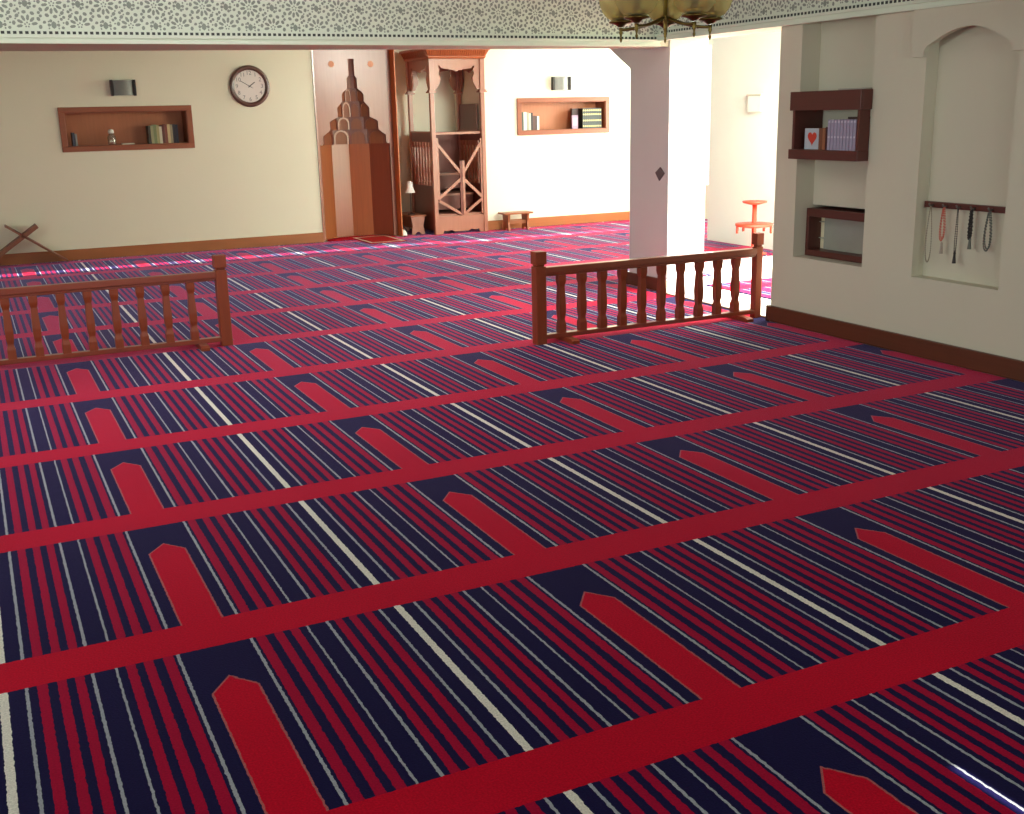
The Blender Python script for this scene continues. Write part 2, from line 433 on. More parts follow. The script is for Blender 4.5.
# ------------------------------------------------------------------ fences
def make_fence(name, label, px0, px1, y, bal, feet, pw):
    xm = (px0+px1)/2
    t = thing(name, label, 'fence', (xm, y, 0))
    for x in (px0, px1):
        bm = NB(); w = pw[0] if x == px0 else pw[1]
        bx(bm, x-w, x+w, y-w, y+w, 0, .56)
        lathe(bm, [(w*1.414*.8,.56),(w*1.414*.8,.575)], (x,y,0), 4, rot=PI/4, smooth=False)
        bx(bm, x-w-.003, x+w+.003, y-w-.003, y+w+.003,   .575, .665)
        obj('post', bm, FENCE, t, bevel=.004)
    bm = NB(); bx(bm, px0+.03, px1-.03, y-.032, y+.032, .505, .55); bx(bm, px0+.03, px1-.03, y-.022, y+.022, .485, .505)
    obj('handrail', bm, FENCEX, t, bevel=.004)
    bm = NB(); bx(bm, px0+.03, px1-.03, y-.03, y+.03, .034, .066)
    obj('bottom_rail', bm, FENCEX, t, bevel=.004)
    for x in bal:
        bm = NB(); q = 1.414
        lathe(bm, [(.027*q,.066),(.027*q,.13),(.021*q,.155),(.020*q,.17),(.025*q,.2),(.027*q,.26),(.021*q,.39),(.020*q,.405),(.026*q,.43),(.028*q,.445),(.028*q,.485)], (x,y,0), 4, rot=PI/4, smooth=False)
        obj('baluster', bm, FENCE, t)
    for x in feet:
        bm = NB()
        prism(bm, [(y-.15,.0005),(y+.15,.0005),(y+.15,.022),(y+.12,.0335),(y-.12,.0335),(y-.15,.022)], 'yz', x-.03, x+.03)
        obj('foot', bm, FENCE, t)
    return t
make_fence('low_fence', 'low wooden balustrade with tall end post standing nearer the doorway and right wall', 3.055, 4.985, 5.82, [3.232+.1719*i for i in range(10)], [3.27, 4.82], (.04, .031))
make_fence('low_fence', 'low wooden balustrade standing on the carpet below the wall clock, cut by frame', -.87, 1.07, 7.03, [-.729+.175*i for i in range(10)], [-.69, .89], (.04, .04))

# ------------------------------------------------------------------ mihrab
YP = 13.44; CX = 4.265
t = thing('mihrab', 'wooden mihrab niche with stepped carved hood in the back wall', 'prayer niche', (CX, 13.5, 0))
half = [(.49,0),(.49,1.25),(.44,1.262),(.44,1.365),(.41,1.385),(.337,1.44),(.337,1.545),(.31,1.565),(.222,1.605),(.222,1.725),(.195,1.755),(.15,1.805),(.15,1.895),(.125,1.93),(.07,1.968),(.07,2.10),(.04,2.135),(.04,2.346)]
pts = [(3.712,.0)]+[(CX-w, z) for w, z in half]+[(CX+w, z) for w, z in half[::-1]]+[(4.808,0),(4.808,2.98),(3.712,2.98)]
bm = NB(); prism(bm, pts, 'xz', YP, YP+.02)
fp = obj('front_panel', bm, MIHF, t)
for x in (3.995, 4.535):
    bm = NB(); st = []
    for k in range(16):
        r = .045 if k % 2 == 0 else .036
        st.append((x+r*math.cos(PI*k/8), 2.279+r*math.sin(PI*k/8)))
    prism(bm, st, 'xz', YP-.006, YP-.0005)
    obj('rosette', bm, MIHJ, fp)
bm = NB(); bx(bm, 4.81, 4.822, YB-.006, 14.19, .002, 2.98)
obj('jamb', bm, MIHJ, t)
bm = NB(); bx(bm, 3.692, 3.710, YB-.012, 14.19, .002, 2.98)
obj('jamb', bm, MIHW, t)
bm = NB(); bx(bm, 3.712, 3.755, YP-.012, YP-.0005, .002, 2.98)
obj('moulding', bm, MINW, t)
def half_poly(r, nf=4, yc=YP+.022):
    return [(CX+r*a, yc+r*b) for a, b in ((-1,0),(-.55,.41),(0,.57),(.55,.41),(1,0))]
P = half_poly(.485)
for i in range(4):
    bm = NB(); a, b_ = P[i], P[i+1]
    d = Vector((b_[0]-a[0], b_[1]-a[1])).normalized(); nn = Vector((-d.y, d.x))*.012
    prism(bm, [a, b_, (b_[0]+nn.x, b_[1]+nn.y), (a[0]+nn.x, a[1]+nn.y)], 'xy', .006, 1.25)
    obj('niche_panel', bm, (MIHA, MIHP, MIHB, MIHD)[i], t)  # one wood; lit to shaded tones painted facet by facet
tiers = [(.446,1.25,1.442),(.343,1.442,1.607),(.228,1.607,1.807),(.156,1.807,1.97),(.076,1.97,2.137),(.046,2.137,2.36)]
prev = .49
for r, z0, z1 in tiers:
    bm = NB(); P = half_poly(r); Q = half_poly(prev+.02)
    # underside ring, facets
    for i in range(4):
        va = [bm.verts.new((*P[i], z0)), bm.verts.new((*P[i+1], z0)), bm.verts.new((*Q[i+1], z0)), bm.verts.new((*Q[i], z0))]
        bm.faces.new(va)
        bm.faces.new([bm.verts.new((*P[i], z0)), bm.verts.new((*P[i+1], z0)), bm.verts.new((*P[i+1], z1+.01)), bm.verts.new((*P[i], z1+.01))])
    tr = obj('hood_tier', bm, MIHH, t, fixn=False)
    if r > .1:
        for i in range(4):
            a, b_ = Vector(P[i]), Vector(P[i+1]); d = b_-a; ln = d.length; d.normalize(); inn = Vector((d.y, -d.x))
            h = z1-z0
            prof = [(.14,.0),(.14,.55),(.2,.74),(.32,.88),(.5,.95),(.68,.88),(.8,.74),(.86,.55),(.86,.0)]
            bm = NB(); A = [(a+d*(u*ln)+inn*.004, z0+v*h*.92) for u, v in prof]; B = [(a+d*(u*ln)+inn*.012, z0+v*h*.92) for u, v in prof]
            # arched frame strip
            O = [(a+d*((u-.5)*1.28*ln+.5*ln)+inn*.012, z0+min(v*1.07, 1)*h*.97) for u, v in prof]
            vo = [bm.verts.new((p.x, p.y, z)) for p, z in O]; vi = [bm.verts.new((p.x, p.y, z)) for p, z in B]; vb = [bm.verts.new((p.x, p.y, z)) for p, z in A]
            for k in range(len(prof)-1):
                bm.faces.new((vo[k], vo[k+1], vi[k+1], vi[k])).material_index = 0
                bm.faces.new((vi[k], vi[k+1], vb[k+1], vb[k])).material_index = 0
            bm.faces.new(vb).material_index = 1
            obj('arched_cell', bm, [MIHP if i == 1 else MIHH, MIHC], tr, fixn=False)  # arch frames on the bright facet take the painted lit tone
    prev = r

# ------------------------------------------------------------------ minbar
FX0, FX1, FY, RY = 5.275, 6.02, 13.16, 13.96
t = thing('minbar', 'tall wooden minbar pulpit with scalloped canopy and crossbar gate beside the mihrab', 'pulpit', ((FX0+FX1)/2, (FY+RY)/2, 0))
for x, y in ((FX0,FY),(FX1,FY),(FX0,RY),(FX1,RY)):
    bm = NB(); w = .029
    bx(bm, x-w, x+w, y-w, y+w, .002, 1.89); bx(bm, x-w-.006, x+w+.006, y-w-.006, y+w+.006, 1.93, 2.33)
    p = obj('post', bm, MINW, t, bevel=.004)
    bm = NB(); bx(bm, x-.055, x+.055, y-.055, y+.055, 1.892, 1.912); bx(bm, x-.043, x+.043, y-.043, y+.043, 1.912, 1.93)
    obj('collar', bm, MINW, p)
# scalloped valances
vl = [(.0,1.935),(.045,1.935),(.10,2.02),(.115,2.08),(.085,2.14),(.10,2.195),(.075,2.235),(.10,2.245),(.13,2.21),(.22,2.20),(.33,2.18),(.36,2.165)]
def valance(a0, a1, plane, c0, c1):
    L = a1-a0; pts = []
    for s, z in vl: pts.append((a0+s/.72*L, z))
    for s, z in vl[::-1][1:]: pts.append((a1-s/.72*L, z))
    pts += [(a1,2.33),(a0,2.33)]
    bm = NB(); prism(bm, pts, plane, c0, c1)
    return obj('valance', bm, MINW, t)
valance(FX0+.03, FX1-.03, 'xz', FY-.012, FY+.012); valance(FX0+.03, FX1-.03, 'xz', RY-.012, RY+.012)
valance(FY+.03, RY-.03, 'yz', FX0-.012, FX0+.012); valance(FY+.03, RY-.03, 'yz', FX1-.012, FX1+.012)
# fluted flaring cornice
bm = NB()
def ring(o, z): return [(FX0-o, FY-o, z), (FX1+o, FY-o, z), (FX1+o, RY+o, z), (FX0-o, RY+o, z)]
rs = [[bm.verts.new(p) for p in ring(o, z)] for o, z in ((.036,2.332),(.05,2.35),(.05,2.37),(.085,2.44),(.095,2.44),(.095,2.47),(.02,2.47))]
for a, b_ in zip(rs, rs[1:]):
    for k in range(4): bm.faces.new((a[k], a[(k+1)%4], b_[(k+1)%4], b_[k]))
bm.faces.new(rs[0][::-1]); bm.faces.new(rs[-1])
cor = obj('cornice', bm, MINO, t)
bm = NB()
nfl = 26
for k in range(nfl):
    x = FX0-.04+(FX1-FX0+.08)*(k+.5)/nfl
    bar(bm, (x, FY-.054, 2.365), (x, FY-.092, 2.44), .016, .012, (0,1,0))
for k in range(nfl):
    y = FY-.04+(RY-FY+.08)*(k+.5)/nfl
    bar(bm, (FX0-.054, y, 2.365), (FX0-.092, y, 2.44), .016, .012, (1,0,0))
obj('fluting', bm, MINO, cor)
# side panels: solid below, a baluster screen above
for x in (FX0, FX1):
    bm = NB(); bx(bm, x-.012, x+.012, FY+.03, RY-.03, .05, .66)
    sp = obj('lower_panel', bm, MIND, t)
    bm = NB(); bx(bm, x-.014, x+.014, FY+.03, RY-.03, 1.25, 1.37); obj('upper_panel', bm, MIND, t)
    bm = NB(); bx(bm, x-.02, x+.02, FY+.03, RY-.03, 1.37, 1.39); obj('side_rail', bm, MINW, t)
    for k in range(7):
        y = FY+.03+(RY-FY-.06)*(k+.5)/7
        bm = NB(); q = 1.414
        lathe(bm, [(.02*q,.66),(.02*q,.70),(.012*q,.73),(.02*q,.86),(.014*q,1.04),(.012*q,1.17),(.02*q,1.2),(.02*q,1.25)], (x,y,0), 6, smooth=False)
        obj('screen_baluster', bm, MINW, sp)
bm = NB(); bx(bm, FX0+.03, FX1-.03, RY-.012, RY+.012, .05, 1.37); obj('rear_panel', bm, MIND, t)
bm = NB(); bx(bm, FX1-.012, FX1+.012, FY+.19, RY-.03, 1.39, 1.745); obj('backrest', bm, MIND, t)
bm = NB(); bx(bm, FX0+.03, FX1-.03, FY+.02, FY+.06, 1.345, 1.375); obj('upper_rail', bm, MINW, t)
for z1, y0 in ((.27,FY+.06),(.53,FY+.32),(.80,FY+.56)):
    bm = NB(); bx(bm, FX0+.031, FX1-.031, y0, RY-.03, z1-.22, z1-.03); s_ = obj('step', bm, MIND, t)
    bm = NB(); bx(bm, FX0+.031, FX1-.031, y0-.02, RY-.031, z1-.028, z1); obj('tread', bm, MINW, s_)
# skirt board with a scalloped foot
bm = NB()
a, b_ = FX0+.03, FX1-.03
pts = [(a,.003),(a+.06,.003),(a+.08,.05),(a+.13,.04),(a+.19,.055),(a+.24,.03)]
pts += [((a+b_)-x, z) for x, z in pts[::-1]]+[(b_,.245),(a,.245)]
prism(bm, pts, 'xz', FY-.014, FY+.012); obj('skirt_board', bm, MINW, t)
# double gate of diagonal bars
gm = (FX0+FX1)/2+.035
yg = FY-.004
for side, xh in ((-1, FX0+.05), (1, FX1-.045)):
    bm = NB()
    if side < 0: bx(bm, xh-.016, xh+.016, yg-.014, yg+.014, .48, 1.30)
    else: bx(bm, xh-.012, xh+.012, yg-.014, yg+.014, .26, 1.28)
    bar(bm, (xh, yg, 1.22), (gm, yg, .80), .038, .026)
    bar(bm, (gm, yg, .76), (xh, yg, .49), .038, .026)
    bar(bm, (xh, yg, .46), (gm, yg, .25), .036, .026)
    g = obj('gate_leaf', bm, MINW, t)
    bm = NB(); bx(bm, gm+side*.019-.017, gm+side*.019+.017, yg-.016, yg+.016, .25, .99)
    obj('meeting_stile', bm, MINW if side > 0 else MIND, g)

# ------------------------------------------------------------------ low bench, lamp, stool, rug, stand
bm = NB()
t = thing('low_bench', 'low wooden bench with scalloped end boards between mihrab and minbar', 'bench', (5.08, 13.65, 0))
bm = NB(); bx(bm, 4.965, 5.20, 13.33, 13.98, .245, .268); obj('seat', bm, STOOLW, t, bevel=.004)
for y in (13.36, 13.93):
    e = [(4.985,.0),(5.035,.0),(5.055,.03),(5.08,.038),(5.105,.03),(5.125,0),(5.18,0),(5.172,.06),(5.158,.12),(5.176,.19),(5.185,.244),(4.98,.244),(4.988,.19),(5.004,.12),(4.99,.06)]
    bm = NB(); prism(bm, e, 'xz', y, y+.022); obj('end_board', bm, MINW, t)
bm = NB(); bx(bm, 4.995, 5.012, 13.383, 13.929, .1, .244); obj('side_board', bm, MIND, t)

def lamp_at(x, y, z):
    t = thing('reading_lamp', 'white cone shade lamp on thin stem standing on the low bench', 'lamp', (x,y,z))
    bm = NB(); lathe(bm, [(.05,0),(.05,.012),(.012,.02),(.008,.03)], (x,y,z), 20); obj('base', bm, DARKM, t)
    bm = NB(); lathe(bm, [(.006,.03),(.006,.34)], (x,y,z), 10); obj('stem', bm, STEEL, t)
    bm = NB(); lathe(bm, [(.075,.30),(.05,.35),(.04,.38),(.038,.44),(.028,.455),(.005,.457)], (x,y,z), 24, cap=False); obj('lamp_shade', bm, WHITEP, t)
lamp_at(5.045, 13.52, .268)
t = thing('floor_lamp_head', 'small white dome with dark looped cord on carpet beside the mihrab jamb', 'lamp', (4.865, 13.38, 0))
bm = NB(); lathe(bm, [(.055,.001),(.052,.015),(.04,.05),(.022,.075),(.01,.08)], (4.865,13.38,.001), 20); obj('dome', bm, WHITEP, t)
bm = NB(); tube(bm, [(4.875+.06*math.cos(a), 13.43, .035+.075*math.sin(a)) for a in [PI*k/10 for k in range(11)]], .007); obj('cord', bm, BLACK, t)

t = thing('step_stool', 'small wooden stool with cut-out side boards standing right of the minbar', 'stool', (6.46, 13.08, 0))
bm = NB(); bx(bm, 6.235, 6.685, 12.97, 13.20, .225, .25); obj('seat', bm, STOOLW, t, bevel=.004)
for x in (6.30, 6.60):
    e = [(12.985,0),(13.03,0),(13.06,.04),(13.11,.04),(13.14,0),(13.185,0),(13.165,.11),(13.185,.224),(12.985,.224),(13.005,.11)]
    bm = NB(); prism(bm, e, 'yz', x, x+.028); obj('side_board', bm, STOOLW, t)
bm = NB(); bx(bm, 6.33, 6.598, 13.04, 13.065, .09, .135); obj('stretcher', bm, STOOLW, t)

t = thing('prayer_rug', 'small red prayer rug with pale border lying before the mihrab', 'rug', (4.39, 13.1, .004))
bm = NB(); bx(bm, 4.14, 4.65, 12.66, 13.28, .0005, .0085); bx(bm, 4.14, 4.65, 13.28, 13.5, .0045, .0085)
obj('field', bm, plain('rug_red', (160,28,24), .95, .25, 18, .2, spec=.1, bscale=200), t)
bm = NB()
for x0, x1, y0, y1 in ((4.155,4.195,12.7,13.48),(4.595,4.635,12.7,13.48),(4.195,4.595,12.70,12.75),(4.195,4.595,13.43,13.48)):
    bx(bm, x0, x1, y0, y1, .0086, .0096)
obj('border', bm, plain('rug_border', (206,170,150), .95, .2, 30), t)

t = thing('book_stand', 'folding crossed wooden book stand standing against the back wall baseboard', 'book stand', (.01, 13.1, 0))
bm = NB(); bar(bm, (-.155,13.1,.475), (.475,13.1,.022), .022, .22, (0,1,0)); obj('board', bm, REHW, t)
bm = NB(); bar(bm, (.185,13.1,.458), (-.43,13.1,.03), .045, .22, (0,1,0)); obj('board', bm, REHW, t)

# ------------------------------------------------------------------ clock
cx, cz, R = 2.866, 2.008, .252
t = thing('wall_clock', 'round wall clock with dark wood rim and white face', 'clock', (cx, YB-.02, cz-R))
def disc_y(bm, prof, seg=48, mi=0):
    """profile (radius, distance from wall) spun about the wall normal"""
    rings = [[bm.verts.new((cx+r*math.cos(2*PI*k/seg), YB-.001-h, cz+r*math.sin(2*PI*k/seg))) for k in range(seg)] for r, h in prof]
    for a, b_ in zip(rings, rings[1:]):
        for k in range(seg):
            f = bm.faces.new((a[k], a[(k+1)%seg], b_[(k+1)%seg], b_[k])); f.smooth = True; f.material_index = mi
    return rings
bm = NB(); disc_y(bm, [(R-.01,0),(R,.01),(R,.025),(R-.012,.042),(R-.035,.045),(R-.05,.03),(R-.056,.018)]); obj('rim', bm, CLOCKW, t)
bm = NB(); rr = disc_y(bm, [(R-.05,0),(R-.05,.016)]); bm.faces.new(rr[-1]); fc = obj('dial', bm, FACE, t)
bm = NB()
for h in range(1, 13):
    a = PI/2-h*PI/6
    M = Matrix.Translation((cx+.158*math.cos(a), YB-.0185, cz+.158*math.sin(a))) @ Matrix.Rotation(PI/2, 4, 'X')
    text_into(bm, str(h), .070, M)
for k in range(60):
    a = 2*PI*k/60; c_, s_ = math.cos(a), math.sin(a)
    bar(bm, (cx+.188*c_, YB-.0185, cz+.188*s_), (cx+.195*c_, YB-.0185, cz+.195*s_), .002, .0008, (0,1,0))
obj('numerals', bm, INK, fc)
def hand(name, hours, L, tail, w, y):
    a = PI/2-hours*PI/6; c_, s_ = math.cos(a), math.sin(a)
    bm = NB(); bar(bm, (cx-tail*c_, y, cz-tail*s_), (cx+L*c_, y, cz+L*s_), w, .002, (0,1,0)); obj(name, bm, BLACK, fc)
hand('hour_hand', 1.8, .085, .02, .011, YB-.021); hand('minute_hand', 10.0, .13, .03, .007, YB-.024); hand('second_hand', 4.0, .05, .0, .004, YB-.027)

# ------------------------------------------------------------------ wall lights above the niches
def sconce(x, z, label):
    w, h = .145, .092
    t = thing('wall_light', label, 'wall light', (x, YB-.04, z-h))
    bm = NB()
    n = 10; front = [(x-w+.03+(2*w-.06)*i/n, YB-.045-.03*math.sin(PI*i/n)) for i in range(n+1)]
    back = [(p[0], p[1]+.004) for p in front[::-1]]
    prism(bm, front+back, 'xy', z-h+.004, z+h-.004); obj('shade', bm, STEEL, t)
    for s in (-1, 1):
        bm = NB(); bx(bm, x+s*(w-.014)-.014, x+s*(w-.014)+.014, YB-.065, YB-.001, z-h, z+h); obj('bracket', bm, DARKM, t)
    bm = NB(); bx(bm, x-w+.028, x+w-.028, YB-.012, YB-.001, z-h*.6, z+h*.6); obj('back_plate', bm, WHITEP, t)
sconce(1.345, 2.005, 'square brushed metal wall light above the left book niche')
sconce(7.315, 1.998, 'square brushed metal wall light above the right book niche')

# ------------------------------------------------------------------ book niches
def niche(N, label):
    x0, x1, z0, z1 = N
    t = thing('niche_shelf', label, 'shelf', ((x0+x1)/2, YB, z0-.05))
    f = .055
    bm = NB()
    for a, b_, c, d in ((x0-f,x1+f,z0-f+.008,z0+.012),(x0-f,x1+f,z1-.012,z1+f-.008),(x0-f,x0+.012,z0+.012,z1-.012),(x1-.012,x1+f,z0+.012,z1-.012)):
        bx(bm, a, b_, YB-.022, YB-.002, c, d)
    obj('frame', bm, SHELFW, t, bevel=.004)
    e = .003
    bm = NB()
    for a, b_, c, d in ((x0+e,x1-e,z0+e,z0+.02),(x0+e,x1-e,z1-.02,z1-e),(x0+e,x0+.02,z0+.02,z1-.02),(x1-.02,x1-e,z0+.02,z1-.02)):
        bx(bm, a, b_, YB-.001, YB+.26, c, d)
    obj('lining', bm, SHELFW, t)
    bm = NB(); bx(bm, x0+e, x1-e, YB+.262, YB+.28, z0+e, z1-e); obj('back_panel', bm, SHELFB, t)
niche(LN, 'long wooden framed shelf recessed in the back wall left of the clock')
niche(RN, 'wooden framed shelf recessed in back wall right of the minbar')

CM = {}
def cover(c):
    if c not in CM: CM[c] = plain('book_cover_%d' % len(CM), c, .5, .08, 25)
    return CM[c]
def book(x, y, z, th, h, dp, col, label, group, lean=0, axis='x', band=None):
    """spine facing the hall: axis x = on the back wall (spine towards -Y), axis y = on the right wall (spine towards -X)"""
    bm = NB()
    c = .004 if th > .02 else .002
    bx(bm, 0, c, 0, dp, 0, h); bx(bm, th-c, th, 0, dp, 0, h); bx(bm, c, th-c, 0, c*1.5, 0, h)
    bx(bm, c, th-c, c*1.5, dp-.004, .003, h-.003, 1)
    if band:
        for zb in band[1]: bx(bm, th*.16, th*.84, -.0012, 0, h*zb, h*(zb+band[2]), 2)
    M = Matrix.Translation((x, y, z)) @ (Matrix.Rotation(lean, 4, 'Y') if axis == 'x' else Matrix.Rotation(-PI/2, 4, 'Z') @ Matrix.Rotation(lean, 4, 'Y'))
    bmesh.ops.transform(bm, matrix=M, verts=bm.verts[:])
    mats = [cover(col), PAGES] + ([cover(band[0])] if band else [])
    return tag(obj('book', bm, mats), label, 'book', group)

# left niche
zf = LN[2]+.0205; yb = YB+.03
G = 'books in the left wall niche'
book(.715, yb, zf, .028, .155, .15, (58,62,76), 'dark book alone at the left end of the left niche', G, -.0)
book(.746, yb, zf, .022, .14, .15, (150,150,140), 'pale grey book beside the dark one at left niche end', G, .0)
row = [((60,58,48),.03,.21,'black book starting the row in the left niche'),((150,150,110),.03,.215,'olive green book second in the left niche row'),((120,130,90),.035,.225,'thick green book third in the left niche row'),
       ((170,160,110),.03,.22,'tan book beside the thick green one in left niche'),((206,200,176),.03,.20,'cream book in the middle of the left niche row'),((96,48,40),.03,.215,'maroon book after the cream one in left niche'),
       ((130,70,56),.032,.225,'reddish brown book between maroon and tan in left niche'),((196,176,130),.03,.225,'pale tan book right of the reddish one in left niche'),((150,140,110),.028,.22,'khaki book before the dark books in left niche'),
       ((46,38,44),.032,.225,'tall black brown book near right end of left niche'),((40,36,48),.03,.22,'last dark book against the left niche right side')]
x = 1.59
for c, th, h, lb in row:
    book(x, yb, zf, th, h, .16, c, lb, G); x += th+.002
t = thing('glass_jar', 'small clear glass jar with white lid in the left niche', 'jar', (1.165, YB+.1, zf))
bm = NB(); lathe(bm, [(.045,0),(.048,.01),(.048,.09),(.032,.12),(.03,.135)], (1.165,YB+.1,zf), 20); obj('body', bm, CLEAR, t)
bm = NB(); lathe(bm, [(.034,.136),(.036,.15),(.03,.175),(.008,.185)], (1.165,YB+.1,zf), 20); obj('lid', bm, WHITEP, t)
bm = NB(); bx(bm, 1.28, 1.42, YB+.05, YB+.16, zf, zf+.014); bx(bm, 1.283, 1.417, YB+.047, YB+.05, zf+.003, zf+.011)
tag(obj('booklet', bm, PAGES), 'thin white booklet lying flat beside the jar', 'booklet')

# right niche
zf = RN[2]+.0205
G = 'books in the right wall niche'
x = 6.70
for c, th, h, lb in [((52,66,56),.035,.25,'dark green book at far left of the right niche'),((222,220,206),.045,.25,'white spined book second from left in right niche'),((150,150,130),.035,.245,'grey green book after the white one in right niche'),
                     ((206,196,170),.03,.235,'cream book before the black ones in right niche'),((44,34,34),.03,.24,'black book right of the cream one in right niche'),((90,54,44),.04,.20,'brown book short beside the black one in right niche'),((70,50,42),.025,.195,'thin dark brown book in the right niche left row'),((234,228,214),.03,.19,'short white book ending the right niche left row')]:
    book(x, yb, zf, th, h, .16, c, lb, G); x += th+.002
book(7.565, YB+.10, zf, .1, .285, .05, (56,30,28), 'dark maroon volume standing behind the small purple book', G)
bm = NB(); bx(bm, 7.535, 7.635, YB+.055, YB+.085, zf, zf+.19); bx(bm, 7.553, 7.617, YB+.0535, YB+.055, zf+.05, zf+.15, 1)
tag(obj('book', bm, [cover((150,120,140)), cover((196,170,180))]), 'small purple book facing out before the dark volumes', 'book', G)
G2 = 'black and gold set in the right niche'
x = 7.70
first = None
for k in range(10):
    if first is None:
        first = book(x, yb, zf, .029, .285, .17, (44,48,44), 'black volume with gold bands in the matching set, right niche', G2, band=((206,186,110), (.08,.36,.66,.86), .07))
    else:
        o = first.copy(); COL.objects.link(o); o.location.x += .032*k
bm = NB()

# ------------------------------------------------------------------ shelf unit on the right wall
y0, y1 = 4.70, 5.385
t = thing('wall_shelf', 'dark wooden box shelf of books hung across the tall wall recess', 'shelf', ((XR), (y0+y1)/2, 1.245))
bm = NB()
bx(bm, 4.895, 4.915, y0-.012, y1+.014, 1.582, 1.712); bx(bm, 4.915, XR-.002, y0-.012, y0+.012, 1.582, 1.712); bx(bm, 4.915, XR-.002, y1-.01, y1+.014, 1.582, 1.712)
bx(bm, 4.915, 4.998, y0+.012, y1-.01, 1.60, 1.62); bx(bm, 4.998, 5.165, y0+.012, y1-.01, 1.60, 1.62)
obj('top_box', bm, DARKW, t, bevel=.003)
bm = NB(); bx(bm, 4.905, 5.165, y0+.01, y1-.006, 1.29, 1.312); bx(bm, 4.895, 4.905, y0-.004, y1+.012, 1.244, 1.312); bx(bm, 4.905, XR-.002, y0-.004, y0+.01, 1.244, 1.312); bx(bm, 4.905, XR-.002, y1-.006, y1+.012, 1.244, 1.312)
obj('bottom_board', bm, DARKW, t, bevel=.003)
bm = NB(); bx(bm, 4.908, 5.165, y1-.032, y1-.008, 1.313, 1.599); obj('side_board', bm, DARKW, t)
bm = NB(); bx(bm, 4.908, XR-.002, y0+.002, y0+.026, 1.313, 1.581); obj('side_board', bm, DARKW, t)
bm = NB(); bx(bm, 4.96, 5.12, 4.72, 4.98, 1.7135, 1.722); bx(bm, 4.958, 4.96, 4.722, 4.978, 1.7145, 1.7205)
tag(obj('booklet', bm, plain('grey_paper', (176,166,156), .8, .05, 20)), 'thin grey papers lying on top of the wall shelf', 'papers')
# books on it (spines towards the hall)
zf = 1.3125
G = 'books on the right wall shelf'
t = thing('book', 'pale blue book with a red heart on its cover facing out', 'book', (4.95, 5.2, zf), G)
bm = NB(); bx(bm, 4.955, 4.985, 5.135, 5.295, zf, zf+.145); obj('cover', bm, cover((186,196,206)), t)
bm = NB(); hp = []
for k in range(28):
    a = 2*PI*k/28
    hx, hz = 16*math.sin(a)**3, 13*math.cos(a)-5*math.cos(2*a)-2*math.cos(3*a)-math.cos(4*a)
    hp.append((5.215-hx*.0029, zf+.08+hz*.0032))
prism(bm, hp, 'yz', 4.953, 4.9549); obj('heart', bm, cover((206,62,44)), t)
y = 5.125
for c, th, h, lb in [((120,70,46),.035,.148,'brown leather book next to the heart book'),((150,96,66),.03,.15,'tan book between brown and dark red on wall shelf'),((70,28,30),.04,.155,'dark red book beside the purple set')]:
    book(4.935, y, zf, th, h, .17, c, lb, G, axis='y'); y -= th+.002
first = None
step = (y-4.735)/9
for k in range(9):
    if first is None:
        first = book(4.915, y, zf, step-.004, .205, .17, (160,153,178), 'lilac volume in the matching nine volume set on wall shelf', 'lilac set on the wall shelf', axis='y', band=((196,190,206), (.40,.9), .06))
    else:
        o = first.copy(); COL.objects.link(o); o.location.y -= step*k
bm = NB(); bx(bm, 4.95, 5.09, 4.735, 4.86, zf+.207, zf+.222)
tag(obj('book', bm, [cover((64,40,36))]), 'dark flat book laid on top of the lilac set', 'book', G)

# lower cubby in the recess, with a sliding pane
t = thing('glazed_cubby', 'small dark wood glazed cubby set low in the wall recess', 'cabinet', (5.2, 5.06, .527))
c0, c1, z0, z1 = 4.703, 5.417, .527, .877
bm = NB()
bx(bm, 5.11, 5.37, c0, c1, z1-.06, z1); bx(bm, 5.11, 5.37, c0, c1, z0, z0+.045); bx(bm, 5.11, 5.37, c1-.03, c1, z0+.045, z1-.06); bx(bm, 5.11, 5.37, c0, c0+.03, z0+.045, z1-.06)
obj('box', bm, DARKW, t, bevel=.003)
bm = NB(); bx(bm, 5.23, 5.24, c0+.031, c1-.031, z0+.046, z1-.061); obj('back_panel', bm, plain('cubby_back', (244,236,200), .6, .03, 10), t)
bm = NB(); bx(bm, 5.20, 5.206, c0+.032, c1-.10, z0+.047, z1-.062); obj('sliding_pane', bm, PANE, t)
for z in (.65, .77):
    bm = NB(); bx(bm, 5.209, 5.228, c0+.032, c1-.032, z, z+.006); obj('glass_shelf', bm, PANE, t)

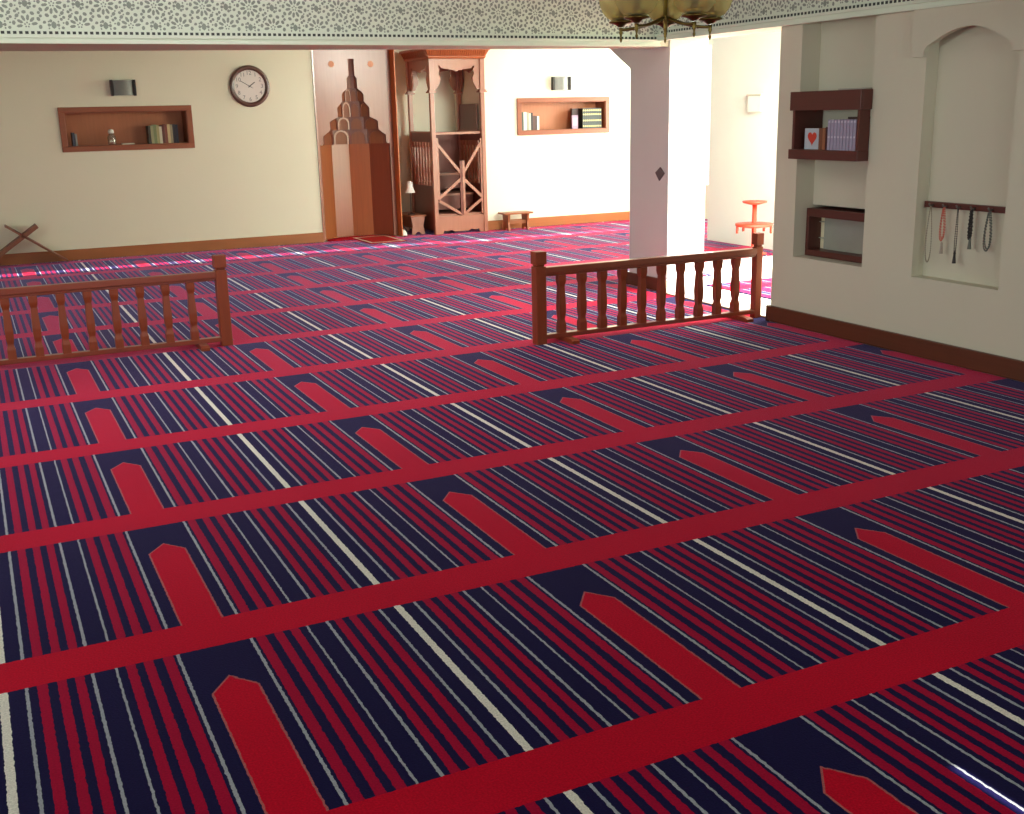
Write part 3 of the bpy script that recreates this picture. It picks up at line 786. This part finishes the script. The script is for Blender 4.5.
# bead rail and strings of prayer beads in the alcove
t = thing('peg_rail', 'dark wooden peg rail fixed inside the arched alcove', 'peg rail', (5.09, 3.9, .95))
bm = NB(); bx(bm, 5.068, 5.098, A0+.002, A1-.003, .962, 1.0); obj('rail', bm, DARKW, t, bevel=.003)
pegs = [4.165, 4.055, 3.945, 3.835, 3.70]
for y in pegs:
    bm = NB(); tube(bm, [(5.0675, y, .978), (5.05, y, .974), (5.036, y, .98), (5.03, y, .992)], .006); obj('hook', bm, STEEL, t)
def beads(y, label, mats, drop, width, bead, strands, tail):
    t = thing('prayer_beads', label, 'prayer beads', (5.048, y, .972-drop), 'prayer beads on the peg rail')
    k = 0
    bm = NB(); bm2 = NB()
    for s in range(strands):
        n = max(10, int(2*drop/(bead*2.3)))
        sx = .005*s
        path = []
        for i in range(n+1):
            q = i/n
            a = 2*PI*q
            z = .9735-drop/2+drop/2*math.cos(a)
            w = width*(math.sin(a))*(.35+.65*(1-math.cos(a))/2)
            path.append((5.048-sx, y+w+.004*s, z-.012*s))
        for p in path[:-1]: ball(bm, p, bead, 8)
        tube(bm2, path, bead*.35, 5)
    o = obj('bead_loop', bm, mats[0], t)
    obj('cord', bm2, mats[0], t)
    if tail:
        bm = NB(); zt = .9735-drop
        lathe(bm, [(.004,.002),(.009,-.012),(.007,-.02),(.012,-.07),(.013,-.075)], (5.048, y, zt+tail[1]), 8)
        obj('tassel', bm, tail[0], t)
PB = [plain('bead_%d' % i, c, .4, .1, 40) for i, c in enumerate([(150,140,120),(206,110,90),(70,66,60),(40,34,32),(100,104,96),(176,166,150)])]
beads(pegs[0], 'long beige string of prayer beads on the leftmost hook', [PB[0]], .36, .03, .0045, 1, None)
beads(pegs[1], 'coral pink string of prayer beads on the second hook', [PB[1]], .20, .022, .005, 2, (PB[5], -.02))
beads(pegs[2], 'thin dark string of prayer beads with black tassel', [PB[2]], .29, .010, .0042, 1, (PB[3], .02))
beads(pegs[3], 'short thick black string of prayer beads', [PB[3]], .17, .012, .007, 2, (PB[4], -.0))
beads(pegs[4], 'grey green doubled string of prayer beads on the last hook', [PB[4]], .23, .032, .0055, 2, None)

# plaque on the pillar
bm = NB(); prism(bm, [(7.437,1.062),(7.358,1.114),(7.293,1.06),(7.371,.992)], 'yz', 5.088, 5.0995)
tag(obj('pillar_plaque', bm, GREYP, bevel=.002), 'small dark grey diamond plaque on the pillar side', 'plaque')
# pale box on the side-room wall
t = thing('wall_box', 'small white box fixed on the bright side room wall', 'box', (7.83, 9.52, 1.56))
bm = NB(); bx(bm, 7.81, 7.849, 9.4, 9.64, 1.56, 1.74); obj('body', bm, WHITE, t, bevel=.004)
bm = NB(); bx(bm, 7.80, 7.849, 9.385, 9.655, 1.741, 1.755); obj('lid', bm, SOFF, t)

# red two-tier stand in the side room
rx, ry = 7.42, 8.95
t = thing('tiered_stand', 'red two-tier round stand in the side room behind the fence post', 'stand', (rx, ry, 0))
bm = NB(); lathe(bm, [(.15,.001),(.15,.012),(.05,.03),(.026,.05),(.026,.56)], (rx,ry,0), 20); obj('pole', bm, REDW, t)
bm = NB(); lathe(bm, [(.10,.30),(.20,.315),(.21,.325),(.21,.345),(.03,.35)], (rx,ry,0), 28); obj('lower_tray', bm, REDW, t)
bm = NB(); lathe(bm, [(.05,.555),(.13,.575),(.138,.585),(.138,.595),(.01,.597)], (rx,ry,0), 28); obj('upper_tray', bm, REDW, t)
for k in range(5):
    a = 2*PI*k/5+.3
    bm = NB(); bx(bm, rx+.195*math.cos(a)-.01, rx+.195*math.cos(a)+.01, ry+.195*math.sin(a)-.01, ry+.195*math.sin(a)+.01, .24, .317); obj('pendant', bm, REDW, t)

# ------------------------------------------------------------------ chandelier
hx, hy, hz = 2.50, 3.43, 2.017
cam_loc = Vector((-.5181, -1.0829, 1.6157))
aw = math.atan2(hy-cam_loc.y, hx-cam_loc.x)
t = thing('chandelier', 'brass five-arm chandelier with amber glass bowls hanging at the top', 'chandelier', (hx, hy, 1.9))
bm = NB()
lathe(bm, [(.002,-.105),(.006,-.095),(.004,-.085),(.007,-.075),(.005,-.06),(.008,-.05),(.01,-.03),(.011,-.01),(.016,0),(.01,.02),(.009,.06),(.012,.12),(.01,.2),(.009,.3),(.016,.34),(.01,.38),(.008,.40)], (hx,hy,hz), 20)
obj('column', bm, BRASSD, t)
bm = NB()
zz = hz+.40; k = 0
while zz < ZC-.07:
    pts = [(hx+(.012*math.cos(a) if k % 2 else 0), hy+(0 if k % 2 else .012*math.cos(a)), zz+.022+.022*math.sin(a)) for a in [2*PI*i/10 for i in range(11)]]
    tube(bm, pts, .003, 6); zz += .034; k += 1
obj('chain', bm, BRASSD, t)
bm = NB(); lathe(bm, [(.01,-.07),(.05,-.05),(.07,-.015),(.075,-.002)], (hx,hy,ZC), 24); obj('ceiling_cup', bm, BRASS, t)
for k in range(5):
    a = aw+2*PI*k/5
    px, py = hx+.218*math.cos(a), hy+.218*math.sin(a)
    bm = NB(); ap = []
    for i in range(13):
        q = i/12; r = .015+.21*q
        z = hz+.005-.042*q-.012*math.sin(PI*q)
        ap.append((hx+r*math.cos(a), hy+r*math.sin(a), z))
    tube(bm, ap, .007, 8)
    arm = obj('arm', bm, BRASSD, t)
    bm = NB(); lathe(bm, [(.012,-.025),(.03,-.012),(.056,-.006),(.058,0),(.05,.004),(.03,.004),(.026,.01)], (px,py,hz), 24); obj('dish', bm, BRASSD, arm)
    bm = NB(); lathe(bm, [(.001,-.095),(.005,-.088),(.007,-.08),(.004,-.072),(.006,-.06),(.01,-.05),(.006,-.04),(.012,-.028)], (px,py,hz), 12); obj('finial', bm, BRASSD, arm)
    bm = NB(); lathe(bm, [(.026,.008),(.04,.012),(.042,.03),(.03,.032),(.018,.036),(.018,.07),(.012,.072)], (px,py,hz), 20); obj('gallery', bm, BRASS, arm)
    bm = NB()
    lathe(bm, [(.044,.006),(.066,.018),(.088,.045),(.101,.08),(.106,.12),(.102,.16),(.094,.19),(.097,.205)], (px,py,hz), 32, cap=False)
    obj('glass_bowl', bm, AMBER, arm)
    bm = NB(); lathe(bm, [(.01,.072),(.016,.085),(.028,.115),(.028,.135),(.016,.155),(.002,.16)], (px,py,hz), 16); obj('bulb', bm, WHITEP, arm)

# ------------------------------------------------------------------ light
w = D.worlds.new('sky'); scene.world = w; w.use_nodes = True
nt = w.node_tree; bg = nt.nodes['Background']
bg.inputs['Color'].default_value = (.82,.92,1,1); bg.inputs['Strength'].default_value = 2.2
def sun(d, strength, col):
    l = D.lights.new('sun', 'SUN'); l.energy = strength; l.color = col; l.angle = .008
    o = D.objects.new('sun', l); COL.objects.link(o); o.rotation_euler = Vector(d).to_track_quat('-Z', 'Y').to_euler(); o.location = (0, -6, 8)
sun((-.05,.55,-.83), 18, (1,.95,.88))
def area(name, loc, d, sx, sy, power, col):
    l = D.lights.new(name, 'AREA'); l.shape = 'RECTANGLE'; l.size = sx; l.size_y = sy; l.energy = power; l.color = col
    o = D.objects.new(name, l); COL.objects.link(o); o.location = loc; o.rotation_euler = Vector(d).to_track_quat('-Z', 'Y').to_euler()
for yy in (3.4, 5.6):
    area('side_room_fill', (6.65, yy, 2.9), (.12,.45,-.9), 1.6, 1.6, 430, (.95,1,.9))  # added fill lamps that wash the side room white
area('east_window_light', (9.46, 11.9, 1.6), (-1,0,-.05), 2.1, 1.9, 230, (.95,1,.88))
area('front_fill_light', (2.0, -3.9, 2.0), (0,.55,.84), 5, 1.6, 200, (.90,1,.93))  # added fill behind the camera, tilted up to keep the near carpet dark
area('hall_carpet_fill', (1.0, 5.6, 2.93), (0,.12,-1), 3.5, 2.0, 55, (1,.96,.95))  # unseen lamp added to brighten the middle of the carpet
area('left_fill_light', (-4.9, 5.0, 1.8), (1,.15,.3), 6, 1.6, 220, (.90,1,.92))  # added fill from the unseen left side for right wall and pillar

# ------------------------------------------------------------------ camera
cam = D.cameras.new('camera'); co = D.objects.new('camera', cam); COL.objects.link(co)
F, YAW, PITCH, ROLL = 1098.63, .4504, .2619, .0234
cam.sensor_width = 36; cam.lens = F*36/1024; cam.clip_start = .05
f = Vector((math.sin(YAW)*math.cos(PITCH), math.cos(YAW)*math.cos(PITCH), -math.sin(PITCH)))
r = Vector((math.cos(YAW), -math.sin(YAW), 0)); dn = f.cross(r)
r2 = math.cos(ROLL)*r+math.sin(ROLL)*dn; d2 = -math.sin(ROLL)*r+math.cos(ROLL)*dn
co.matrix_world = Matrix(((r2.x,-d2.x,-f.x,cam_loc.x),(r2.y,-d2.y,-f.y,cam_loc.y),(r2.z,-d2.z,-f.z,cam_loc.z),(0,0,0,1)))
scene.camera = co
scene.view_settings.view_transform = 'Standard'
scene.view_settings.look = 'None'
scene.view_settings.exposure = 0
scene.cycles.use_denoising = True
scene.cycles.max_bounces = 8; scene.cycles.diffuse_bounces = 5; scene.cycles.transparent_max_bounces = 12
scene.cycles.sample_clamp_indirect = 6
scene.cycles.caustics_reflective = False; scene.cycles.caustics_refractive = False
